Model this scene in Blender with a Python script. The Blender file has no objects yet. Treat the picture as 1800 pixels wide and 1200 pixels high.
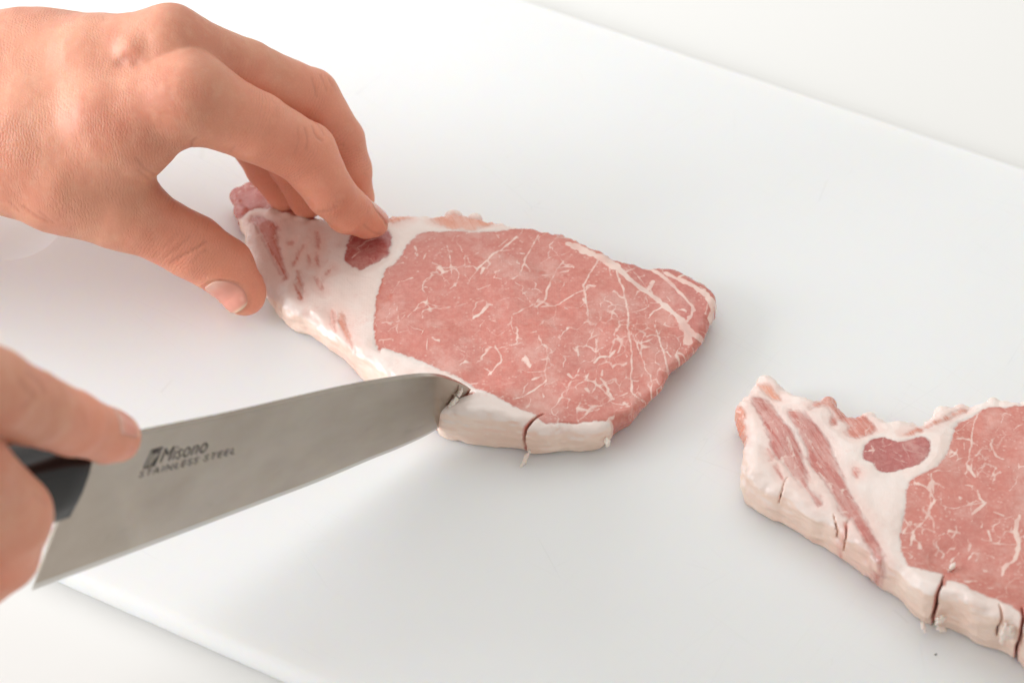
import bpy, bmesh, math, random
import numpy as np
from mathutils import Vector, Matrix, geometry
random.seed(4); rng = np.random.default_rng(7)

# ------------------------------------------------------------------ camera, world, lamps, exposure
S = 0.01                                    # working unit is the centimetre, Blender's the metre
FPX, DIST, ELEV = 5000.0, 87.7, math.radians(45)
CAM = np.array([0, -DIST*math.cos(ELEV), DIST*math.sin(ELEV)])
AX_R = np.array([1., 0, 0]); AX_U = np.array([0, math.sin(ELEV), math.cos(ELEV)]); AX_F = np.array([0, math.cos(ELEV), -math.sin(ELEV)])
sc = bpy.context.scene; COL = sc.collection
cam = bpy.data.cameras.new('camera'); camo = bpy.data.objects.new('camera', cam); COL.objects.link(camo)
camo.location = Vector(CAM*S); camo.rotation_euler = (math.pi/2-ELEV, 0, 0)
cam.sensor_width = 36; cam.lens = 100; cam.clip_start = 0.01; cam.clip_end = 50
cam.dof.use_dof = True; cam.dof.focus_distance = (DIST-2.2)*S; cam.dof.aperture_fstop = 11
sc.camera = camo
sc.view_settings.view_transform = 'Standard'; sc.view_settings.look = 'None'
sc.view_settings.exposure = 0.14; sc.view_settings.gamma = 1.0
w = bpy.data.worlds.new('World'); sc.world = w; w.use_nodes = True
bg = w.node_tree.nodes['Background']; bg.inputs[0].default_value = (1.0, 0.972, 0.93, 1); bg.inputs[1].default_value = 0.60

def area(name, loc, target, sx, sy, watts, col):
    l = bpy.data.lights.new(name, 'AREA'); l.shape = 'RECTANGLE'; l.size = sx; l.size_y = sy; l.energy = watts; l.color = col
    o = bpy.data.objects.new(name, l); COL.objects.link(o); o.location = loc
    o.rotation_euler = (Vector(target)-Vector(loc)).to_track_quat('-Z', 'Y').to_euler(); return o
area('window_light', (-0.62, 0.52, 0.42), (-0.06, 0.06, 0.0), 1.1, 0.6, 1.6, (0.95, 0.99, 1.06))
area('overhead_fill', (0.0, 0.95, 1.35), (0.0, 0.0, 0.0), 2.0, 1.3, 7.5, (1.0, 0.99, 0.97))  # added lamp: lifts level surfaces over upright ones, gives the meat sheen
area('side_fill', (-0.66, 0.05, 0.21), (-0.06, 0.13, 0.0), 0.5, 0.36, 1.0, (0.97, 0.99, 1.03)).data.spread = math.radians(66)  # added fill lamp, not a window: brightens the board under the arm

# ------------------------------------------------------------------ helpers
def ray(x, y): return AX_F + AX_R*((x-900)/FPX) - AX_U*((y-600)/FPX)
def P(x, y, z):
    r = ray(x, y); return CAM + r*((z-CAM[2])/r[2])
def proj(p):
    q = np.asarray(p)-CAM; d = q@AX_F
    return 900+FPX*(q@AX_R)/d, 600-FPX*(q@AX_U)/d, d
def cmpx(p): return proj(p)[2]/FPX             # centimetres per photo pixel at p

def vnoise(p, seed=0):                         # value noise, p (N,3) -> (-1..1)
    p = np.asarray(p, np.float32)
    g = np.random.default_rng(seed).uniform(-1, 1, (32, 32, 32)).astype(np.float32)
    i = np.floor(p).astype(np.int32); f = p-i; f = f*f*(3-2*f); i &= 31; j = (i+1) & 31
    x0, y0, z0 = i.T; x1, y1, z1 = j.T; a, b, c = f.T
    l = lambda u, v, t: u+(v-u)*t
    return l(l(l(g[x0,y0,z0], g[x1,y0,z0], a), l(g[x0,y1,z0], g[x1,y1,z0], a), b),
             l(l(g[x0,y0,z1], g[x1,y0,z1], a), l(g[x0,y1,z1], g[x1,y1,z1], a), b), c)
def smin(a, b, k):
    h = np.maximum(k-np.abs(a-b), 0)/k; return np.minimum(a, b)-h*h*k*0.25
def smax(a, b, k): return -smin(-a, -b, k)
def cone(p, a, b, ra, rb):                     # tapered capsule distance
    a = np.asarray(a, np.float32); b = np.asarray(b, np.float32); ab = b-a
    t = np.clip(((p-a)@ab)/(ab@ab), 0, 1); q = p-a-t[:, None]*ab
    return np.sqrt((q*q).sum(1))-(ra+(rb-ra)*t)
def chain(p, pts, k=0.0):
    d = None
    for (a, ra), (b, rb) in zip(pts, pts[1:]):
        e = cone(p, a, b, ra, rb); d = e if d is None else (smin(d, e, k) if k else np.minimum(d, e))
    return d

def surface_nets(fn, lo, hi, h):
    """closed quad mesh of fn(p)=0 inside the box; the field is only refined near the surface"""
    lo = np.asarray(lo, float); n = (np.ceil((np.asarray(hi)-lo)/h/4).astype(int)+1)
    ax = [lo[i]+(np.arange(n[i])*4+1.5)*h for i in range(3)]
    G = np.stack(np.meshgrid(*ax, indexing='ij'), -1).reshape(-1, 3).astype(np.float32)
    c = fn(G).reshape(n); near = np.abs(c) < 6.5*h
    F = np.repeat(np.repeat(np.repeat(c, 4, 0), 4, 1), 4, 2).astype(np.float32)
    bi = np.argwhere(near)
    off = np.stack(np.meshgrid(*[np.arange(4)]*3, indexing='ij'), -1).reshape(-1, 3)
    idx = (bi[:, None, :]*4+off[None]).reshape(-1, 3)
    for s in range(0, len(idx), 400000):
        k = idx[s:s+400000]; F[k[:, 0], k[:, 1], k[:, 2]] = fn((lo+k*h).astype(np.float32))
    ins = F < 0
    cnt = np.zeros(np.array(F.shape)-1, np.int8); offs = [(i, j, k) for i in (0, 1) for j in (0, 1) for k in (0, 1)]
    N = F.shape; sl = lambda o: tuple(slice(o[i], N[i]-1+o[i]) for i in range(3))
    for o in offs: cnt += ins[sl(o)]
    act = np.argwhere((cnt > 0) & (cnt < 8)); A = act
    vals = {o: F[A[:, 0]+o[0], A[:, 1]+o[1], A[:, 2]+o[2]] for o in offs}
    acc = np.zeros((len(A), 3)); num = np.zeros(len(A))
    for o in offs:
        for d in range(3):
            if o[d]: continue
            q = list(o); q[d] = 1; q = tuple(q); u, v = vals[o], vals[q]; m = (u < 0) != (v < 0)
            t = np.where(m, u/np.where(m, u-v, 1), 0); pt = np.tile(np.array(o, float), (len(A), 1)); pt[:, d] += t
            acc[m] += pt[m]; num[m] += 1
    V = lo+(A+acc/num[:, None])*h
    ID = np.full(cnt.shape, -1, np.int64); ID[A[:, 0], A[:, 1], A[:, 2]] = np.arange(len(A))
    Q = []
    for d in range(3):
        e1, e2 = [(1, 2), (2, 0), (0, 1)][d]
        a = [slice(1, N[i]-1) for i in range(3)]; a[d] = slice(0, N[d]-1); b = list(a); b[d] = slice(1, N[d])
        s0 = ins[tuple(a)]; s1 = ins[tuple(b)]; E = np.argwhere(s0 != s1); base = np.array([0 if i == d else 1 for i in range(3)]); E0 = E+base
        flip = s0[E[:, 0], E[:, 1], E[:, 2]]
        def cell(o1, o2):
            k = E0.copy(); k[:, e1] -= o1; k[:, e2] -= o2; return ID[k[:, 0], k[:, 1], k[:, 2]]
        q = np.stack([cell(1, 1), cell(0, 1), cell(0, 0), cell(1, 0)], 1); q[~flip] = q[~flip][:, ::-1]; Q.append(q)
    Q = np.concatenate(Q); Q = Q[(Q >= 0).all(1)]
    return V, Q
def gradient(fn, V, e=0.02):
    V = V.astype(np.float32); g = np.stack([fn(V+np.eye(3, dtype=np.float32)[i]*e)-fn(V-np.eye(3, dtype=np.float32)[i]*e) for i in range(3)], 1)/(2*e)
    return g
def snap(fn, V, h, it=2):
    for _ in range(it):
        g = gradient(fn, V); n2 = np.maximum((g*g).sum(1), 0.2); st = (fn(V.astype(np.float32))/n2)[:, None]*g
        ln = np.linalg.norm(st, axis=1); st *= np.minimum(1, 0.6*h/np.maximum(ln, 1e-9))[:, None]; V = V-st
    return V
def raw_mesh(name, V, Q, mat, parent=None, attrs=None, normals=None, smooth=True):
    V = np.asarray(V); Q = np.asarray(Q); k = Q.shape[1]
    me = bpy.data.meshes.new(name); me.vertices.add(len(V)); me.vertices.foreach_set('co', (V*S).astype(np.float32).ravel())
    me.loops.add(Q.size); me.loops.foreach_set('vertex_index', Q.astype(np.int32).ravel())
    me.polygons.add(len(Q)); me.polygons.foreach_set('loop_start', (np.arange(len(Q))*k).astype(np.int32))
    me.update(calc_edges=True); me.validate()
    me.polygons.foreach_set('use_smooth', np.full(len(me.polygons), smooth))
    for nm, a in (attrs or {}).items():
        at = me.attributes.new(nm, 'FLOAT', 'POINT'); at.data.foreach_set('value', np.asarray(a, np.float32))
    if normals is not None:
        me.normals_split_custom_set_from_vertices([tuple(x) for x in normals])
    me.materials.append(mat)
    o = bpy.data.objects.new(name, me); COL.objects.link(o); o.parent = parent; return o
def py_mesh(name, verts, faces, mat, parent=None, smooth=False, bevel=0, seg=2):
    me = bpy.data.meshes.new(name); me.from_pydata([tuple(np.asarray(v)*S) for v in verts], [], faces); me.update()
    b = bmesh.new(); b.from_mesh(me); bmesh.ops.recalc_face_normals(b, faces=b.faces); b.to_mesh(me); b.free()
    for p in me.polygons: p.use_smooth = smooth
    me.materials.append(mat); o = bpy.data.objects.new(name, me); COL.objects.link(o); o.parent = parent
    if bevel:
        m = o.modifiers.new('bevel', 'BEVEL'); m.width = bevel*S; m.segments = seg; m.limit_method = 'ANGLE'; m.angle_limit = math.radians(25)
    return o
def empty(name): o = bpy.data.objects.new(name, None); o.empty_display_size = 0.01; COL.objects.link(o); return o
def tag(o, label=None, cat=None, group=None, kind=None):
    for k, v in (('label', label), ('category', cat), ('group', group), ('kind', kind)):
        if v: o[k] = v
    return o
def catmull(pts, n=4, closed=True):
    p = np.asarray(pts, float); N = len(p); out = []
    for i in range(N if closed else N-1):
        g = lambda j: p[j % N] if closed else p[min(max(j, 0), N-1)]
        a, b, c, d = g(i-1), g(i), g(i+1), g(i+2)
        for t in np.arange(n)/n: out.append(0.5*(2*b+(c-a)*t+(2*a-5*b+4*c-d)*t*t+(3*b-a-3*c+d)*t**3))
    if not closed: out.append(p[-1])
    return np.array(out)
def poly_sdf(X, poly):                          # X (N,2), closed polygon, negative inside
    X = X.astype(np.float32); d = np.full(len(X), 1e9, np.float32); ins = np.zeros(len(X), bool)
    for a, b in zip(poly, np.roll(poly, -1, 0)):
        a = a.astype(np.float32); b = b.astype(np.float32); e = b-a; v = X-a; t = np.clip((v@e)/max(e@e, 1e-12), 0, 1)
        q = v-t[:, None]*e; d = np.minimum(d, (q*q).sum(1))
        c1 = (a[1] <= X[:, 1]) & (b[1] > X[:, 1]); c2 = (b[1] <= X[:, 1]) & (a[1] > X[:, 1]); cr = e[0]*v[:, 1]-e[1]*v[:, 0]
        ins ^= (c1 & (cr > 0)) | (c2 & (cr < 0))
    return np.where(ins, -1, 1)*np.sqrt(d)
def line_sdf(X, pl, w):                         # open polyline with a half width per point
    X = X.astype(np.float32); d = np.full(len(X), 1e9, np.float32)
    for (a, wa), (b, wb) in zip(zip(pl, w), zip(pl[1:], w[1:])):
        e = (b-a).astype(np.float32); v = X-a.astype(np.float32); t = np.clip((v@e)/max(e@e, 1e-12), 0, 1); q = v-t[:, None]*e
        d = np.minimum(d, np.sqrt((q*q).sum(1))-(wa+(wb-wa)*t))
    return d

# ------------------------------------------------------------------ materials
class NT:
    def __init__(s, name):
        s.m = bpy.data.materials.new(name); s.m.use_nodes = True; s.t = s.m.node_tree; s.b = s.t.nodes['Principled BSDF']
    def n(s, ty, **kw):
        nd = s.t.nodes.new(ty)
        for k, v in kw.items():
            if k in nd.inputs:
                s.put(nd.inputs[k], v)
            else: setattr(nd, k, v)
        return nd
    def put(s, sock, v):
        if isinstance(v, bpy.types.NodeSocket): s.t.links.new(v, sock)
        else: sock.default_value = v
    def math(s, op, a, b=0.0, c=0.0, clamp=False):
        nd = s.t.nodes.new('ShaderNodeMath'); nd.operation = op; nd.use_clamp = clamp
        s.put(nd.inputs[0], a); s.put(nd.inputs[1], b); s.put(nd.inputs[2], c); return nd.outputs[0]
    def mix(s, f, a, b, blend='MIX'):
        nd = s.t.nodes.new('ShaderNodeMix'); nd.data_type = 'RGBA'; nd.blend_type = blend
        s.put(nd.inputs['Factor'], f); s.put(nd.inputs[6], a); s.put(nd.inputs[7], b); return nd.outputs[2]
    def ramp(s, f, a, b, lo=0.0, hi=1.0):
        nd = s.t.nodes.new('ShaderNodeMapRange'); nd.interpolation_type = 'SMOOTHSTEP'
        s.put(nd.inputs[0], f); s.put(nd.inputs[1], a); s.put(nd.inputs[2], b); s.put(nd.inputs[3], lo); s.put(nd.inputs[4], hi); return nd.outputs[0]
    def attr(s, nm): return s.n('ShaderNodeAttribute', attribute_name=nm).outputs['Fac']
    def noise(s, scale, detail=3, rough=0.5, vec=None, dist=0.0):
        nd = s.n('ShaderNodeTexNoise', Scale=scale, Detail=detail, Roughness=rough, Distortion=dist)
        s.put(nd.inputs['Vector'], vec if vec is not None else s.obj()); return nd.outputs['Fac']
    def obj(s):
        if not hasattr(s, '_tc'): s._tc = s.n('ShaderNodeTexCoord').outputs['Object']
        return s._tc
    def mapping(s, scale=(1, 1, 1), rot=(0, 0, 0), vec=None):
        nd = s.n('ShaderNodeMapping'); s.put(nd.inputs['Vector'], vec if vec is not None else s.obj()); nd.inputs['Scale'].default_value = scale; nd.inputs['Rotation'].default_value = rot
        return nd.outputs[0]
    def vor(s, scale, feature='DISTANCE_TO_EDGE', vec=None, rnd=1.0, out='Distance', dim='3D'):
        nd = s.n('ShaderNodeTexVoronoi', voronoi_dimensions=dim, feature=feature, Scale=scale, Randomness=rnd); s.put(nd.inputs['Vector'], vec if vec is not None else s.obj()); return nd.outputs[out]
    def bump(s, h, dist, strength=1.0, nrm=None):
        nd = s.n('ShaderNodeBump', Strength=strength, Distance=dist); s.put(nd.inputs['Height'], h)
        if nrm is not None: s.put(nd.inputs['Normal'], nrm)
        return nd.outputs[0]
    def set(s, **kw):
        for k, v in kw.items(): s.put(s.b.inputs[k.replace('_', ' ')], v)
        return s.m

def c3(r, g, b): return (r, g, b, 1)
# plastic board
b = NT('white_board_plastic')
scr = b.vor(9, vec=b.mapping((1, 9, 1), (0, 0, 0), b.mapping((1, 1, 1), (0, 0, 0.7)))); 
fine = b.noise(900, 2); big = b.noise(9, 2)
scr2 = b.vor(11, vec=b.mapping((1, 14, 1), (0, 0, 0), b.mapping((1, 1, 1), (0, 0, -0.9))))
line = b.math('MULTIPLY', b.math('MAXIMUM', b.ramp(scr, 0.0, 0.006, 1.0, 0.0), b.ramp(scr2, 0.0, 0.006, 1.0, 0.0)), b.ramp(b.noise(22, 3), .5, .62))
b.set(Base_Color=b.mix(b.math('MULTIPLY', line, .5), b.mix(b.ramp(big, .35, .7), c3(.81, .815, .81), c3(.795, .80, .793)), c3(.72, .72, .71)), Roughness=0.42, Specular_IOR_Level=0.35,
      Normal=b.bump(b.math('ADD', b.math('MULTIPLY', fine, .25), b.math('MULTIPLY', line, -.5)), 0.0002, 0.25), Subsurface_Weight=0.6, Subsurface_Scale=0.012)
b.b.inputs['Subsurface Radius'].default_value = (1, .72, .45)
M_board = b.m
t = NT('cream_table_top'); M_table = t.set(Base_Color=t.mix(t.noise(6, 2), c3(.81, .81, .79), c3(.80, .80, .78)), Roughness=0.5, Specular_IOR_Level=0.3)

def pork_material():
    m = NT('raw_pork'); o = m.obj()
    lean, tint, vein = m.attr('lean'), m.attr('tint'), m.attr('vein')
    n1 = m.noise(260, 3, .6); n2 = m.noise(60, 3)
    n0 = m.noise(850, 3, .65); wob = m.math('MULTIPLY_ADD', n0, 0.07, -0.035)
    soft = m.attr('soft'); fb = m.noise(1.0, 4, .6, m.mapping((60, 560, 60), (0, 0, 0), m.mapping((1, 1, 1), (0, 0, math.radians(68)))))
    wob = m.math('ADD', wob, m.math('MULTIPLY', m.math('MULTIPLY_ADD', fb, .34, -.16), soft))
    sw = m.math('MULTIPLY_ADD', soft, .06, .04)
    leanf = m.math('MULTIPLY', m.ramp(m.math('ADD', lean, wob), m.math('MULTIPLY', sw, -1.0), sw, 1.0, 0.0), m.math('MULTIPLY_ADD', m.math('MULTIPLY', soft, m.ramp(fb, .35, .65)), -.30, 1.0))
    n3 = m.noise(420, 4, .7)
    # marbling: traced veins, a fine branching net, specks
    wv = m.math('MULTIPLY_ADD', n1, 0.05, -0.025)
    wv = m.math('ADD', wv, m.math('MULTIPLY_ADD', n3, .05, -.025))
    veinf = m.math('MULTIPLY', m.ramp(m.math('ADD', vein, wv), -0.012, 0.026, 1.0, 0.0), m.ramp(m.noise(100, 2), .3, .6, .6, 1.0))
    dv = m.n('ShaderNodeTexNoise', Scale=120.0, Detail=3.0); m.put(dv.inputs['Vector'], o)
    mx = m.n('ShaderNodeMix', data_type='VECTOR'); mx.inputs['Factor'].default_value = 0.005; m.put(mx.inputs[4], o); m.put(mx.inputs[5], dv.outputs['Color'])
    net = m.vor(1, vec=m.mapping((235, 150, 1), (0, 0, .25), mx.outputs[1]), dim='2D'); web = m.attr('web'); netm = m.ramp(m.math('ADD', m.noise(90, 3, .6), m.math('MULTIPLY_ADD', web, .30, -.20)), .42, .60)
    netf = m.math('MULTIPLY', m.math('MULTIPLY', m.ramp(m.math('ADD', net, m.math('MULTIPLY_ADD', n3, .26, -.13)), 0.0, 0.075, 1.0, 0.0), m.ramp(m.noise(210, 3, .7), .36, .5)), netm)
    sp = m.vor(480, 'F1', dim='2D'); spf = m.math('MULTIPLY', m.ramp(sp, .10, .26, 1.0, 0.0), m.ramp(m.noise(130, 2), .45, .62))
    haze = m.math('MULTIPLY', m.ramp(m.noise(70, 5, .7), .46, .72), .34)
    net2 = m.vor(70, vec=mx.outputs[1], dim='2D'); net2f = m.math('MULTIPLY', m.ramp(net2, 0.0, 0.035, 1.0, 0.0), m.ramp(m.noise(75, 4, .7), .50, .62))
    fatty = m.math('MAXIMUM', m.math('MAXIMUM', veinf, m.math('MULTIPLY', net2f, .3)), m.math('MAXIMUM', m.math('MULTIPLY', netf, .25), m.math('MAXIMUM', m.math('MULTIPLY', m.math('MULTIPLY', spf, .34), m.ramp(tint, .6, .75, 1.0, 0.0)), haze)))
    fib = m.noise(700, 3, .6)
    pale, pink, dark = c3(.76, .33, .21), c3(.55, .165, .122), c3(.36, .065, .062)
    meat = m.mix(m.ramp(tint, 0.0, .5), pale, m.mix(m.ramp(tint, .5, 1.0), pink, dark))
    meat = m.mix(m.math('MULTIPLY', m.ramp(fib, .35, .7), .38), meat, m.mix(.5, meat, c3(.76, .42, .36)))
    meat = m.mix(m.math('MULTIPLY', m.ramp(n2, .45, .75), .35), meat, m.mix(.6, meat, c3(.42, .09, .075)))
    meat = m.mix(m.math('MULTIPLY', fatty, .9), meat, c3(.83, .64, .56))
    fat = m.mix(m.ramp(m.noise(45, 3), .35, .7), c3(.84, .74, .69), c3(.80, .65, .585))
    fat = m.mix(m.math('MULTIPLY', m.ramp(m.noise(120, 4, .7), .56, .74), .35), fat, c3(.72, .42, .36))
    fat = m.mix(m.attr('rim'), fat, m.mix(m.ramp(m.noise(80, 3), .3, .7), c3(.86, .69, .585), c3(.81, .59, .485)))
    stk = m.noise(1.0, 4, .65, m.mapping((90, 90, 420)))
    fat = m.mix(m.math('MULTIPLY', m.math('MULTIPLY', m.ramp(stk, .5, .72), m.attr('rim')), .4), fat, c3(.80, .50, .40))
    fat = m.mix(m.math('MULTIPLY', m.ramp(m.noise(330, 4, .7), .55, .75), .3), fat, c3(.88, .82, .77))
    fat = m.mix(m.math('MULTIPLY', m.math('MULTIPLY', m.ramp(lean, 0.0, .45, 1.0, 0.0), soft), .30), fat, c3(.76, .40, .33))
    col = m.mix(leanf, fat, meat)
    dots = m.vor(1250, 'F1', rnd=.25)
    hgt = m.math('ADD', m.math('MULTIPLY', dots, -.35), m.math('ADD', m.math('MULTIPLY', fib, .5), m.math('MULTIPLY', fatty, .5)))
    hgt = m.math('ADD', hgt, m.math('MULTIPLY', n1, .35))
    m.set(Base_Color=col, Roughness=m.math('MULTIPLY_ADD', leanf, -.14, .40), Specular_IOR_Level=0.5, Normal=m.bump(hgt, 0.0003, .32), Coat_Weight=m.math('MULTIPLY_ADD', leanf, .10, .15), Coat_Roughness=.15,
          Subsurface_Weight=0.35, Subsurface_Scale=0.0022)
    m.b.inputs['Subsurface Radius'].default_value = (1, .42, .30); m.b.subsurface_method = 'BURLEY'
    return m.m
M_pork = pork_material()
f = NT('pork_fat_scrap'); M_fat = f.set(Base_Color=f.mix(f.noise(300), c3(.84, .78, .72), c3(.80, .66, .58)), Roughness=.4, Subsurface_Weight=.3, Subsurface_Scale=.002)

def skin_material():
    m = NT('skin'); o = m.obj()
    red, crease, axial, wf, wp = [m.attr(q) for q in ('red', 'crease', 'axial', 'wrinkle', 'palmar')]
    n1 = m.noise(35, 4, .6); n2 = m.noise(220, 3, .6); n4 = m.noise(90, 4, .65)
    col = m.mix(m.ramp(n1, .35, .7), c3(.66, .315, .205), c3(.62, .255, .165))
    col = m.mix(m.math('MULTIPLY', m.ramp(n2, .45, .7), .35), col, c3(.70, .39, .265))
    col = m.mix(m.math('MULTIPLY', m.ramp(n4, .5, .75), .30), col, c3(.58, .20, .12))
    col = m.mix(red, col, c3(.86, .345, .23))
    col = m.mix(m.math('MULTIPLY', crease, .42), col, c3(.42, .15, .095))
    wv = m.n('ShaderNodeTexNoise', Scale=170.0, Detail=3.0); m.put(wv.inputs['Vector'], o)
    mx = m.n('ShaderNodeMix', data_type='VECTOR'); mx.inputs['Factor'].default_value = .0035; m.put(mx.inputs[4], o); m.put(mx.inputs[5], wv.outputs['Color'])
    sx = m.n('ShaderNodeSeparateXYZ'); m.put(sx.inputs[0], o)
    ph = m.math('MULTIPLY_ADD', m.noise(170, 4, .65), 26.0, m.math('MULTIPLY', m.noise(45, 2), 34.0))
    ph2 = m.math('MULTIPLY_ADD', m.noise(190, 4, .65), 24.0, m.math('MULTIPLY', m.noise(40, 2), 20.0))
    lp = m.math('SINE', m.math('ADD', m.math('MULTIPLY', sx.outputs[0], 6600.0), ph)); lf = m.math('SINE', m.math('ADD', m.math('MULTIPLY', axial, 58.0), m.math('MULTIPLY', ph, .6)))
    ld = m.math('SINE', m.math('ADD', m.math('ADD', m.math('MULTIPLY', sx.outputs[0], 4300.0), m.math('MULTIPLY', sx.outputs[1], 4700.0)), ph2))
    up = lambda q: m.math('POWER', m.math('MULTIPLY_ADD', q, .5, .5), 3.0)
    v2 = m.vor(900, vec=mx.outputs[1]); l2 = m.ramp(v2, 0, .25, 1, 0)
    amt = m.ramp(m.noise(75, 3), .35, .68, .08, 1.0)
    lp_ = m.math('ADD', m.math('MULTIPLY', up(lp), .6), m.math('MULTIPLY', up(ld), .45)); lp = lp_
    lines = m.math('MULTIPLY', m.math('ADD', m.math('MULTIPLY', lp, wp), m.math('MULTIPLY', up(lf), wf)), amt)
    hgt = m.math('ADD', m.math('MULTIPLY', lines, -1.0), m.math('MULTIPLY', m.math('MULTIPLY', l2, amt), -.45))
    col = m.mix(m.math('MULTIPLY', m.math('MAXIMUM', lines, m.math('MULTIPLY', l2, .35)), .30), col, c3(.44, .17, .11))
    m.set(Base_Color=col, Roughness=m.math('MULTIPLY_ADD', n2, .15, .42), Specular_IOR_Level=.42,
          Normal=m.bump(hgt, .00022, .42), Subsurface_Weight=.6, Subsurface_Scale=.0032)
    m.b.inputs['Subsurface Radius'].default_value = (1, .30, .15)
    return m.m
M_skin = skin_material()
k = NT('fingernail'); u = k.attr('tipward')
col = k.mix(k.ramp(u, .0, .35), c3(.76, .45, .36), c3(.72, .315, .24)); col = k.mix(k.ramp(u, .88, .97), col, c3(.80, .55, .40))
M_nail = k.set(Base_Color=col, Roughness=.22, Specular_IOR_Level=.5, Subsurface_Weight=.3, Subsurface_Scale=.002, Normal=k.bump(k.noise(300, 2), .0001, .3))
k.b.inputs['Subsurface Radius'].default_value = (1, .4, .25)

s = NT('brushed_steel'); uv = s.n('ShaderNodeAttribute', attribute_name='along').outputs['Vector']
st = s.noise(1.0, 4, .6, s.mapping((6, 900, 1), (0, 0, 0), uv)); sm = s.noise(1.0, 4, .6, s.mapping((26, 30, 1), (0, 0, 0), uv))
stain = s.math('MULTIPLY', s.ramp(s.noise(1.0, 5, .65, s.mapping((60, 90, 1), (0, 0, 0), uv)), .60, .75), .5)
M_steel = s.set(Base_Color=s.mix(stain, s.mix(s.ramp(sm, .3, .75), c3(.48, .425, .37), c3(.40, .345, .29)), c3(.34, .31, .27)), Metallic=1.0,
                Roughness=s.math('MULTIPLY_ADD', sm, .14, .12), Normal=s.bump(st, .00005, .25))
s = NT('polished_bevel_steel'); M_bevel = s.set(Base_Color=c3(.60, .58, .55), Metallic=1.0, Roughness=.25)
s = NT('black_wood_handle'); M_handle = s.set(Base_Color=s.mix(s.noise(1, 4, .6, s.mapping((60, 600, 600))), c3(.006, .0055, .006), c3(.012, .011, .011)), Roughness=.26, Specular_IOR_Level=.5)
s = NT('etched_ink'); M_ink = s.set(Base_Color=c3(.07, .062, .056), Roughness=.6, Metallic=.3)
s = NT('dark_speck'); M_speck = s.set(Base_Color=c3(.03, .025, .02), Roughness=.7)

# ------------------------------------------------------------------ table and cutting board
py_mesh('table_top', [(-110, -75, -.815), (110, -75, -.815), (110, 105, -.815), (-110, 105, -.815), (-110, -75, -4), (110, -75, -4), (110, 105, -4), (-110, 105, -4)],
        [(0, 1, 2, 3), (7, 6, 5, 4), (0, 4, 5, 1), (1, 5, 6, 2), (2, 6, 7, 3), (3, 7, 4, 0)], M_table)
tag(bpy.data.objects['table_top'], kind='structure')
BA = math.radians(-28.5); BU = np.array([math.cos(BA), math.sin(BA)]); BV = np.array([-math.sin(BA), math.cos(BA)])
def rrect(u0, u1, v0, v1, r, n=10):
    o = []
    for cu, cv, a0 in ((u1-r, v1-r, 0), (u0+r, v1-r, 90), (u0+r, v0+r, 180), (u1-r, v0+r, 270)):
        for i in range(n+1):
            a = math.radians(a0+90*i/n); o.append((cu+r*math.cos(a), cv+r*math.sin(a)))
    return o
def cutting_board():
    verts, faces = [], []; th, er = 0.80, 0.36
    prof = [(er*(1-math.sin(a)), -er*(1-math.cos(a))) for a in np.linspace(0, math.pi/2, 6)]       # inset, z
    prof += [(0, -th+er)]+[(er*(1-math.cos(a)), -th+er*(1-math.sin(a))) for a in np.linspace(0, math.pi/2, 6)][1:]
    caps = []
    for sign, (u0, u1, v0, v1, r) in ((1, (-21.6, 27.5, -14.3, 15.1, 1.6)), (-1, (-19.2, -15.1, -4.65, 5.6, 1.6))):
        rings = []
        pr = prof if sign > 0 else [(.06, 0), (.02, -.008), (-.02, -.022), (-.25, -.05), (-.6, -.075), (-1.0, -.085)]
        for ins, z in pr:
            q = ins*sign; ring = []
            far = rrect(u0, u1, v0, v1, r)
            for (uu, vv), (fu, fv) in zip(rrect(u0+q, u1-q, v0+q, v1-q, max(r-q, .05)), far):
                g = 1.0 if sign < 0 or z < -th/2 else (1 if fv < 0 else .35)       # far rounding shrunk so its rim catches less light
                xy = BU*(fu+(uu-fu)*g)+BV*(fv+(vv-fv)*g); ring.append(len(verts)); verts.append((xy[0], xy[1], z*g))
            rings.append(ring)
        m = len(rings[0])
        for a, bb in zip(rings, rings[1:]):
            for i in range(m): faces.append((a[i], a[(i+1) % m], bb[(i+1) % m], bb[i]))
        caps.append((rings[0], rings[-1]))
    faces.append(tuple(caps[1][1])); faces.append(tuple(caps[0][1]))
    for w_ in (0,):
        lp = [caps[0][w_], caps[1][w_]]; flat = lp[0]+lp[1]
        for tri in geometry.tessellate_polygon([[Vector(verts[i]) for i in l] for l in lp]): faces.append(tuple(flat[i] for i in tri))
    o = py_mesh('cutting_board', verts, faces, M_board, smooth=True)
    m = o.modifiers.new('wn', 'WEIGHTED_NORMAL'); m.keep_sharp = False
    return tag(o, 'white plastic cutting board with rounded edges, lying on a cream table top', 'cutting board')
cutting_board()

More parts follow.
